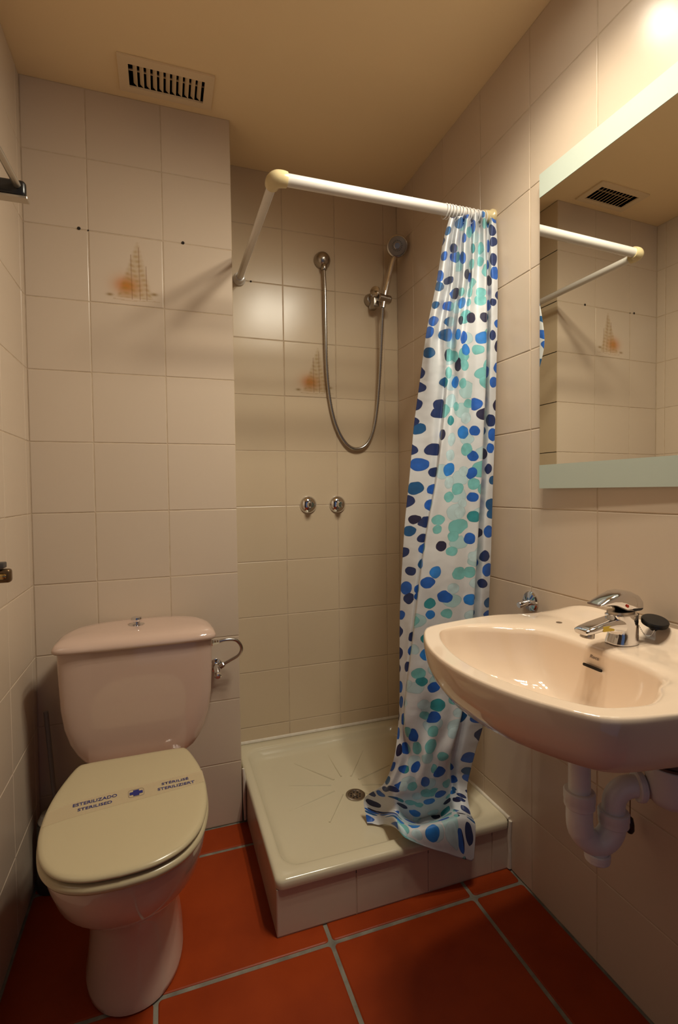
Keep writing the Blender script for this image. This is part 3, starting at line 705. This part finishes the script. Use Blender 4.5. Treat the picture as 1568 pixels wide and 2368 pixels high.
part('knob', lathe(B(), [(.008, 0), (.011, .002), (.011, .010), (.007, .013), (.0, .013)], (.492, -.060, .505), (0, -.8, -.5), 10), M['chrome'], sp)

# ---- writing on the paper strip
def text_mesh(body, size, bold=.0, sx=1.0, align='CENTER'):
    c = bpy.data.curves.new('t', 'FONT'); c.body = body; c.size = size; c.align_x = align; c.align_y = 'CENTER'; c.offset = bold; c.fill_mode = 'FRONT'; c.resolution_u = 3
    o = bpy.data.objects.new('t', c); COL.objects.link(o)
    dg = bpy.context.evaluated_depsgraph_get(); dg.update()
    me = bpy.data.meshes.new_from_object(o.evaluated_get(dg))
    bpy.data.objects.remove(o); bpy.data.curves.remove(c)
    b = bmesh.new(); b.from_mesh(me); bpy.data.meshes.remove(me)
    xs_ = [v.co.x for v in b.verts]; w = max(xs_)-min(xs_)
    return b, w
def lettering(parent, body, c, width, h, ang, m, axis='z', thick=.0002, name='lettering', mtx=None):
    b, w = text_mesh(body, 1.0, .012)
    ys_ = [v.co.y for v in b.verts]; hh = max(ys_)-min(ys_)
    for v in b.verts: v.co.x *= width/w; v.co.y *= h/hh
    r = bmesh.ops.extrude_face_region(b, geom=b.faces[:])
    for g in r['geom']:
        if isinstance(g, bmesh.types.BMVert): g.co.z += thick
    fix(b)
    R = (mtx or Matrix.Rotation(ang, 3, 'Z')).to_4x4()
    bmesh.ops.transform(b, matrix=Matrix.Translation(c) @ R, verts=b.verts)
    return part(name, b, m, parent, False)
bm = B()
tp = [(.1185, -.512, -.466), (.16, -.501, -.449), (.22, -.492, -.438), (.28, -.484, -.432), (.34, -.477, -.427), (.40, -.468, -.422), (.4195, -.463, -.419)]
loft(bm, [[(x, a, .42045), (x, b, .42045), (x, b, .42065), (x, a, .42065)] for x, a, b in tp])
strip = part('paper_strip', fix(bm), M['tape'], lid, False); strip['label'] = 'clear strip with blue lettering and a blue cross'
strip.name = 'sanitary_strip'
Zt = .42085
# lettering belongs to the lid's strip, kept at the third level under the toilet lid
def lt(*a, **k): return lettering(lid, *a, **k)
lt('ESTERILIZADO', Vector((.203, -.4575, Zt)), .082, .0105, math.radians(6), M['ink'])
lt('STERILISED', Vector((.205, -.4765, Zt)), .063, .0095, math.radians(6), M['ink'])
lt('STÉRILISÉ', Vector((.360, -.4425, Zt)), .056, .0105, math.radians(3), M['ink'])
lt('STERILIZIERT', Vector((.362, -.4600, Zt)), .076, .0095, math.radians(3), M['ink'])
bm = B(); add_box(bm, (-.0128, -.0048, 0), (.0128, .0048, .0002)); add_box(bm, (-.0058, -.0105, 0), (.0058, .0105, .00025))
bmesh.ops.transform(bm, matrix=Matrix.Translation((.2815, -.4575, Zt)) @ Matrix.Rotation(math.radians(5), 4, 'Z'), verts=bm.verts)
part('cross_emblem', bm, M['ink'], lid, False)
ro = rrect(-.0155, .0155, -.0135, .0135, .006, 0); ri = rrect(-.0149, .0149, -.0129, .0129, .0054, 0)
bm = B(); loft(bm, [ro, [(a, b, .0002) for a, b, c in ro], [(a, b, .0002) for a, b, c in ri], ri], False, False)
bmesh.ops.transform(bm, matrix=Matrix.Translation((.2815, -.4575, Zt)) @ Matrix.Rotation(math.radians(5), 4, 'Z'), verts=bm.verts)
part('emblem_outline', fix(bm), M['greyink'], lid, False)

# ---------------------------------------------------------------- toilet brush
tb = thing('toilet_brush', 'grey-handled toilet brush in a round holder between toilet and left wall', 'toilet brush', (.045, -.07, 0))
part('holder', lathe(B(), [(.038, .0005), (.040, .004), (.037, .10), (.035, .175), (.032, .178), (.030, .17), (.0, .168)], (.046, -.085, 0), n=28), M['darkgrey'], tb)  # dark grey body mostly paints in the shadow below the cap
part('handle', tube(B(), [(.062, -.075, .165), (.048, -.062, .25), (.032, -.050, .458)], [.0058, .0058, .0062], 14), M['greyplastic'], tb)
part('splash_cap', lathe(B(), [(.036, 0), (.037, .004), (.030, .018), (.014, .026), (.0, .028)], (.050, -.085, .1785), n=28), M['frosted_white'], tb)

# ---------------------------------------------------------------- washbasin
YC = -.862; ZB = .760
bas = thing('washbasin', 'beige ceramic wall-hung washbasin at the right wall below the mirror', 'washbasin', (XW, YC, .7))
def half_curve(P): return [(p.x, p.y) for p in spline([(a, b, 0) for a, b in P], 10)]
def resample(half, n=48):
    d = [0]
    for a, b in zip(half, half[1:]): d.append(d[-1]+math.hypot(a[0]-b[0], a[1]-b[1]))
    out = []; k = 0
    for i in range(n+1):
        s = d[-1]*i/n
        while k < len(d)-2 and d[k+1] < s: k += 1
        t = (s-d[k])/(d[k+1]-d[k]+1e-12)
        out.append((half[k][0]+(half[k+1][0]-half[k][0])*t, half[k][1]+(half[k+1][1]-half[k][1])*t))
    return out
XBK = XW-.0012
Ho = resample(half_curve([(XBK, 0), (XBK, .09), (XBK, .18), (XBK-.0005, .262), (XBK-.010, .276), (1.17, .270), (1.06, .258), (.955, .243), (.895, .232), (.862, .215), (.832, .168), (.808, .112), (.794, .052), (.790, 0)]), 56)
Hi = resample(half_curve([(1.090, 0), (1.092, .03), (1.093, .06), (1.090, .095), (1.081, .130), (1.062, .149), (1.036, .162), (1.008, .182), (.960, .202), (.915, .200), (.880, .185), (.858, .145), (.842, .10), (.830, .048), (.826, 0)]), 56)
def mirrored(h): return h+[(a, -b) for a, b in reversed(h[1:-1])]
Fo, Fi = mirrored(Ho), mirrored(Hi)
def ss(t): t = max(0, min(1, t)); return t*t*(3-2*t)
def lip(x, h): return .032*ss((x-1.1865)/.046)*ss((.30-abs(h))/.17)-.012*ss((abs(h)-.17)/.12)*ss((x-1.02)/.20)
def ring(F, z, sx=1, sy=1, x0=XBK, dl=True):
    out = []
    for x, h in F:
        X = x0-(x0-x)*sx; H = h*sy
        out.append((X, YC+H, z+(lip(X, H) if dl else 0)))
    return out
def mixr(t, z):
    out = []
    for (a, b), (c, d) in zip(Fo, Fi):
        X = a+(c-a)*t; H = b+(d-b)*t
        out.append((X, YC+H, z+lip(X, H)))
    return out
DX = 1.045
def bowlr(s, z, xc):
    return [(xc+(a-xc)*s, YC+b*s, z) for a, b in Fi]
rings = [ring(Fo, .6265, .34, .22, dl=False), ring(Fo, .6275, .44, .34, dl=False), ring(Fo, .633, .60, .50, dl=False), ring(Fo, .642, .74, .65, dl=False), ring(Fo, .657, .86, .80, dl=False), ring(Fo, .675, .935, .905, dl=False),
         ring(Fo, .697, .973, .962), ring(Fo, .718, .991, .988), ring(Fo, .742, 1, 1), ring(Fo, .752, 1.0, 1), mixr(.025, .7572), mixr(.07, ZB)]+[mixr(t, ZB-.0015*t) for t in (.14, .21, .28, .35, .42, .49, .56, .64, .72, .8, .88)]+[mixr(.95, ZB-.003),
         mixr(1.0, ZB-.007), bowlr(.985, ZB-.016, .99), bowlr(.965, ZB-.032, 1.0), bowlr(.92, ZB-.052, 1.010), bowlr(.84, ZB-.076, 1.020), bowlr(.71, ZB-.097, 1.028), bowlr(.53, ZB-.112, 1.035), bowlr(.32, ZB-.119, 1.04), bowlr(.12, ZB-.121, DX)]
part('bowl', fix(loft(B(), rings)), M['basin_ceramic'], bas, ang=80)
part('drain_ring', lathe(B(), [(.021, 0), (.021, .002), (.017, .003), (.015, .001), (.0, .001)], (DX, YC, ZB-.121), n=24), M['chrome'], bas)
# overflow slot on the back wall of the bowl, with the maker's mark over it
sl = rrect(-.0195, .0195, -.0026, .0026, .0025, 0)
nv_ = Vector((-.93, 0, .36)).normalized(); R_s = rotm(Vector((0, -1, 0)), nv_.cross(Vector((0, -1, 0))), nv_)
def on_back(z, dx): return Vector((1.083-dx, YC, z))
bm = loft(B(), [[(a, b, -.004) for a, b, c in sl], [(a, b, .0006) for a, b, c in sl]])
bmesh.ops.transform(bm, matrix=Matrix.Translation((1.0805, YC, .7225)) @ R_s.to_4x4(), verts=bm.verts)
part('overflow_slot', fix(bm), M['dark'], bas, False)
lettering(bas, 'Roca', Vector((1.0868, YC, .7390)), .019, .0058, 0, M['greyink'], mtx=R_s)
part('tap_hole', lathe(B(), [(.0062, 0), (.0062, .0012), (.004, .0015), (.0, .0008)], (1.150, -.712, ZB-.0010), n=18), M['nickel'], bas)

# ---------------------------------------------------------------- mixer tap
tap = thing('mixer_tap', 'chrome single-lever mixer tap on the washbasin', 'tap', (1.165, YC, ZB))
def sec_x(x, yc, hw, z0, z1, r=.5, n=20):
    out = []
    for k in range(n):
        a = 2*math.pi*k/n; c, s = math.cos(a), math.sin(a); e = 2/3.2
        out.append((x, yc+hw*math.copysign(abs(c)**e, c), (z0+z1)/2+(z1-z0)/2*math.copysign(abs(s)**e, s)))
    return out
def sec_z(z, xc, rx, ry_, n=28, p=2.6):
    out = []
    for k in range(n):
        a = 2*math.pi*k/n; c, s = math.cos(a), math.sin(a); e = 2/p
        out.append((xc+rx*math.copysign(abs(c)**e, c), YC+ry_*math.copysign(abs(s)**e, s), z))
    return out
part('body', fix(loft(B(), [sec_z(ZB+.0002, 1.152, .028, .0235), sec_z(ZB+.003, 1.152, .028, .0235), sec_z(ZB+.016, 1.155, .0255, .022), sec_z(ZB+.032, 1.155, .026, .0215), sec_z(ZB+.046, 1.152, .029, .0212), sec_z(ZB+.0535, 1.151, .0295, .021), sec_z(ZB+.0550, 1.151, .028, .0195)])), M['chrome'], tap)
xs2 = [(1.150, .0205, .776, .812), (1.132, .0202, .784, .811), (1.11, .019, .7885, .8075), (1.085, .018, .788, .803), (1.066, .0172, .7855, .7985), (1.056, .0155, .785, .795), (1.054, .013, .787, .793)]
part('spout', fix(loft(B(), [sec_x(x, YC, hw, a, b) for x, hw, a, b in xs2])), M['chrome'], tap)
part('aerator', lathe(B(), [(.0115, 0), (.0120, .003), (.0120, .010), (.010, .011), (.0, .011)], (1.071, YC, .7885), (-.12, 0, -1), 24), M['nickel'], tap)
part('cartridge', fix(loft(B(), [sec_z(ZB+.0545, 1.150, .025, .0180), sec_z(ZB+.0600, 1.150, .025, .0180)])), M['nickel'], tap)
lv = [(1.1825, .017, .820, .838), (1.1820, .0195, .8185, .843), (1.176, .0208, .8175, .850), (1.162, .0212, .8175, .8565), (1.147, .0208, .8195, .8590), (1.134, .0200, .8260, .8580), (1.120, .0185, .8315, .8535), (1.103, .0172, .8340, .8465), (1.090, .0160, .8345, .8405), (1.085, .0145, .8350, .8385)]
part('lever', fix(loft(B(), [sec_x(x, YC, hw, a, b) for x, hw, a, b in lv])), M['chrome'], tap)
part('colour_dot', lathe(B(), [(.0028, 0), (.0028, .0012), (.0, .0014)], (1.1420, YC-.0205, .8330), (0, -1, 0), 12), M['red'], tap)
part('sticker', add_box(B(), (1.088, YC-.0186, .7905), (1.114, YC-.0178, .8), .0003, 1), M['yellow'], tap, False)
part('pull_rod', tube(B(), [(1.1850, YC-.004, ZB+.001), (1.1850, YC-.004, ZB+.040), (1.1840, YC-.004, ZB+.052)], [.0025, .0025, .0042], 10), M['black'], tap)

# black plug leaning behind the tap
pl = thing('basin_plug', 'black rubber basin plug lying tilted behind the chrome tap', 'plug', (1.205, -.905, .775))
pc = Vector((1.2045, -.8860, .7985)); pn = Vector((-.10, -.27, .96)).normalized()
part('disc', lathe(B(), [(.020, -.004), (.0215, -.003), (.0205, -.0012), (.0222, 0), (.0212, .002), (.0225, .0036), (.021, .0055), (.010, .0062), (.0, .0062)], pc, pn, 32), M['black'], pl)
part('stem', lathe(B(), [(.0055, -.0155), (.0075, -.013), (.0085, -.004)], pc, pn, 18), M['black'], pl)
cp = spline([(1.187, -.868, .790), (1.190, -.874, .778), (1.191, -.880, .773), (1.194, -.886, .775), (1.198, -.890, .785)], 10)
bm = B()
for i, p in enumerate(cp):
    if i % 2 == 0: bmesh.ops.create_icosphere(bm, subdivisions=1, radius=.0012, matrix=Matrix.Translation(p))
part('ball_chain', bm, M['chrome'], pl)

# ---------------------------------------------------------------- siphon under the washbasin
wp = thing('siphon', 'white plastic U-bend siphon and waste pipe under the washbasin', 'drain pipe', (1.06, YC, .5))
P1 = Vector((1.050, -.864, 0)); P2 = Vector((1.108, -.884, 0))
part('tail_pipe', tube(B(), [(P1.x, P1.y, .6255), (P1.x, P1.y, .495)], .0185, 28), M['pvc'], wp)
part('collar', lathe(B(), [(.0195, 0), (.0195, .010), (.0188, .012)], (P1.x, P1.y, .585), (0, 0, 1), 28), M['pvc'], wp)
def nut(c, ax_, r, L_, name='nut', m='pvc'):
    bm = B(); ax_ = Vector(ax_).normalized(); u, v = frame(ax_)
    def rg(h, k):
        return [Vector(c)+ax_*h+(u*math.cos(t*math.pi/24)+v*math.sin(t*math.pi/24))*(r*k*(1+(.012 if (t//2) % 2 else 0))) for t in range(48)]
    loft(bm, [rg(0, .93), rg(.002, 1), rg(L_*.55, 1), rg(L_*.6, .97), rg(L_-.002, .97), rg(L_, .9)], True, True)
    return part(name, fix(bm), M[m], wp)
nut((P1.x, P1.y, .5035), (0, 0, -1), .0262, .030)
ubend = spline([(P1.x, P1.y, .478), (P1.x, P1.y, .448), (P1.x+.004, P1.y-.001, .427), (P1.x+.017, P1.y-.006, .411), (P1.x+.031, P1.y-.011, .407), (P1.x+.045, P1.y-.016, .414), (P2.x-.003, P2.y+.001, .430), (P2.x, P2.y, .448)], 7)
part('u_bend', tube(B(), ubend, [.0222]*14+[.0215]*(len(ubend)-14), 28), M['pvc'], wp)
nut((P1.x+.030, P1.y-.011, .392), (0, 0, -1), .0215, .017, 'cleanout_cap')
part('cleanout_neck', lathe(B(), [(.018, 0), (.0175, .02)], (P1.x+.030, P1.y-.011, .391), (0, 0, 1), 24), M['pvc'], wp)
nut((P2.x, P2.y, .4665), (0, 0, -1), .0255, .026)
dirh = Vector((.085, -.043, 0)).normalized()
e0 = Vector((P2.x, P2.y, .46)); top = .513
elb = [e0, Vector((P2.x, P2.y, .478))]+[Vector((P2.x, P2.y, .478))+dirh*(.035*(1-math.cos(a)))+Vector((0, 0, .035*math.sin(a))) for a in [math.pi/2*k/8 for k in range(1, 9)]]+[Vector((P2.x, P2.y, .513))+dirh*.042]
part('elbow', tube(B(), elb, .0190, 28), M['pvc'], wp)
c3 = Vector((P2.x, P2.y, .513))+dirh*.036
nut(c3, dirh, .0262, .013)
part('waste_pipe', tube(B(), [c3+dirh*.010, c3+dirh*.05], .0185, 24), M['pvc_old'], wp)
c4 = Vector((1.183, -.934, 0))
part('wall_socket', fix(loft(B(), [[(c4.x+r*math.cos(2*math.pi*k/32), c4.y+r*math.sin(2*math.pi*k/32), z) for k in range(32)] for r, z in ((.004, .486), (.018, .488), (.030, .495), (.037, .506), (.039, .52), (.039, .562), (.0365, .5655), (.03, .5655))])), M['pvc'], wp)
part('socket_stub', tube(B(), [(c4.x, c4.y, .515), (XW-.0005, c4.y-.002, .515)], .026, 24), M['pvc'], wp)
part('inlet_collar', lathe(B(), [(.0235, 0), (.0255, .002), (.0255, .016), (.022, .022)], c3+dirh*.033, dirh, 28), M['pvc'], wp)
part('rubber_seal', lathe(B(), [(.042, 0), (.047, .002), (.047, .006), (.042, .0075), (.046, .009), (.045, .014), (.0, .014)], (c4.x, c4.y, .5660), (0, 0, 1), 36), M['rubber'], wp)

ck = thing('cord_pull', 'thin dark cord with small black bob hanging behind the white siphon', 'cord', (1.205, -.834, .48))
part('cord', tube(B(), [(1.205, -.836, .600), (1.205, -.836, .398)], .0011, 6), M['bronze'], ck)
part('bob', lathe(B(), [(.002, 0), (.0055, .003), (.0075, .014), (.0078, .026), (.005, .032), (.0, .033)], (1.205, -.836, .402), (0, 0, -1), 18), M['black'], ck)

# chrome towel peg beside the basin
hk = thing('towel_peg', 'chrome wall peg with a round flange, at left above the washbasin edge', 'hook', (XW, -.515, .76))
part('flange', lathe(B(), [(.026, 0), (.026, .003), (.023, .006), (.010, .008), (.0, .009)], (XW-.0002, -.5280, .760), (-1, 0, 0), 30), M['chrome'], hk)
part('stub', tube(B(), [(XW-.006, -.528, .757), (XW-.034, -.526, .7525), (XW-.037, -.526, .752)], [.008, .0088, .007], 16), M['chrome'], hk)

# ---------------------------------------------------------------- towel rack and paper holder on the left wall
rk = thing('towel_rack', 'metal towel rack with a black end bracket, high on the left wall', 'towel rack', (0, -.40, 1.67))
part('end_bracket', add_box(B(), (.0005, -.398, 1.6565), (.0965, -.381, 1.6895), .008, 4), M['black'], rk)
part('trim_strip', add_box(B(), (.0005, -.400, 1.6500), (.0995, -.379, 1.6560), .001, 1), M['steel'], rk)
part('rail', tube(B(), [(.082, -.399, 1.676), (.074, -.62, 1.676), (.062, -1.0, 1.676)], .0068, 16), M['steel'], rk)
part('rail', tube(B(), [(.030, -.399, 1.676), (.026, -.62, 1.676), (.020, -1.0, 1.676)], .0068, 16), M['steel'], rk)
part('end_bracket', add_box(B(), (.0005, -1.018, 1.6565), (.0965, -1.001, 1.6895), .008, 4), M['black'], rk)

ph = thing('paper_holder', 'dark bronze paper holder with a brass bar end on the left wall', 'paper holder', (0, -.40, .89))
part('wall_plate', add_box(B(), (.0005, -.425, .868), (.010, -.375, .915), .003), M['bronze'], ph)
part('arm', add_box(B(), (.008, -.410, .872), (.052, -.390, .900), .006, 3), M['bronze'], ph)
part('hood', add_box(B(), (.008, -.415, .902), (.042, -.392, .914), .002), M['darkgrey'], ph)
part('bar', tube(B(), [(.018, -.409, .887), (.040, -.4115, .886), (.046, -.412, .886)], [.006, .0065, .004], 14), M['brass'], ph)
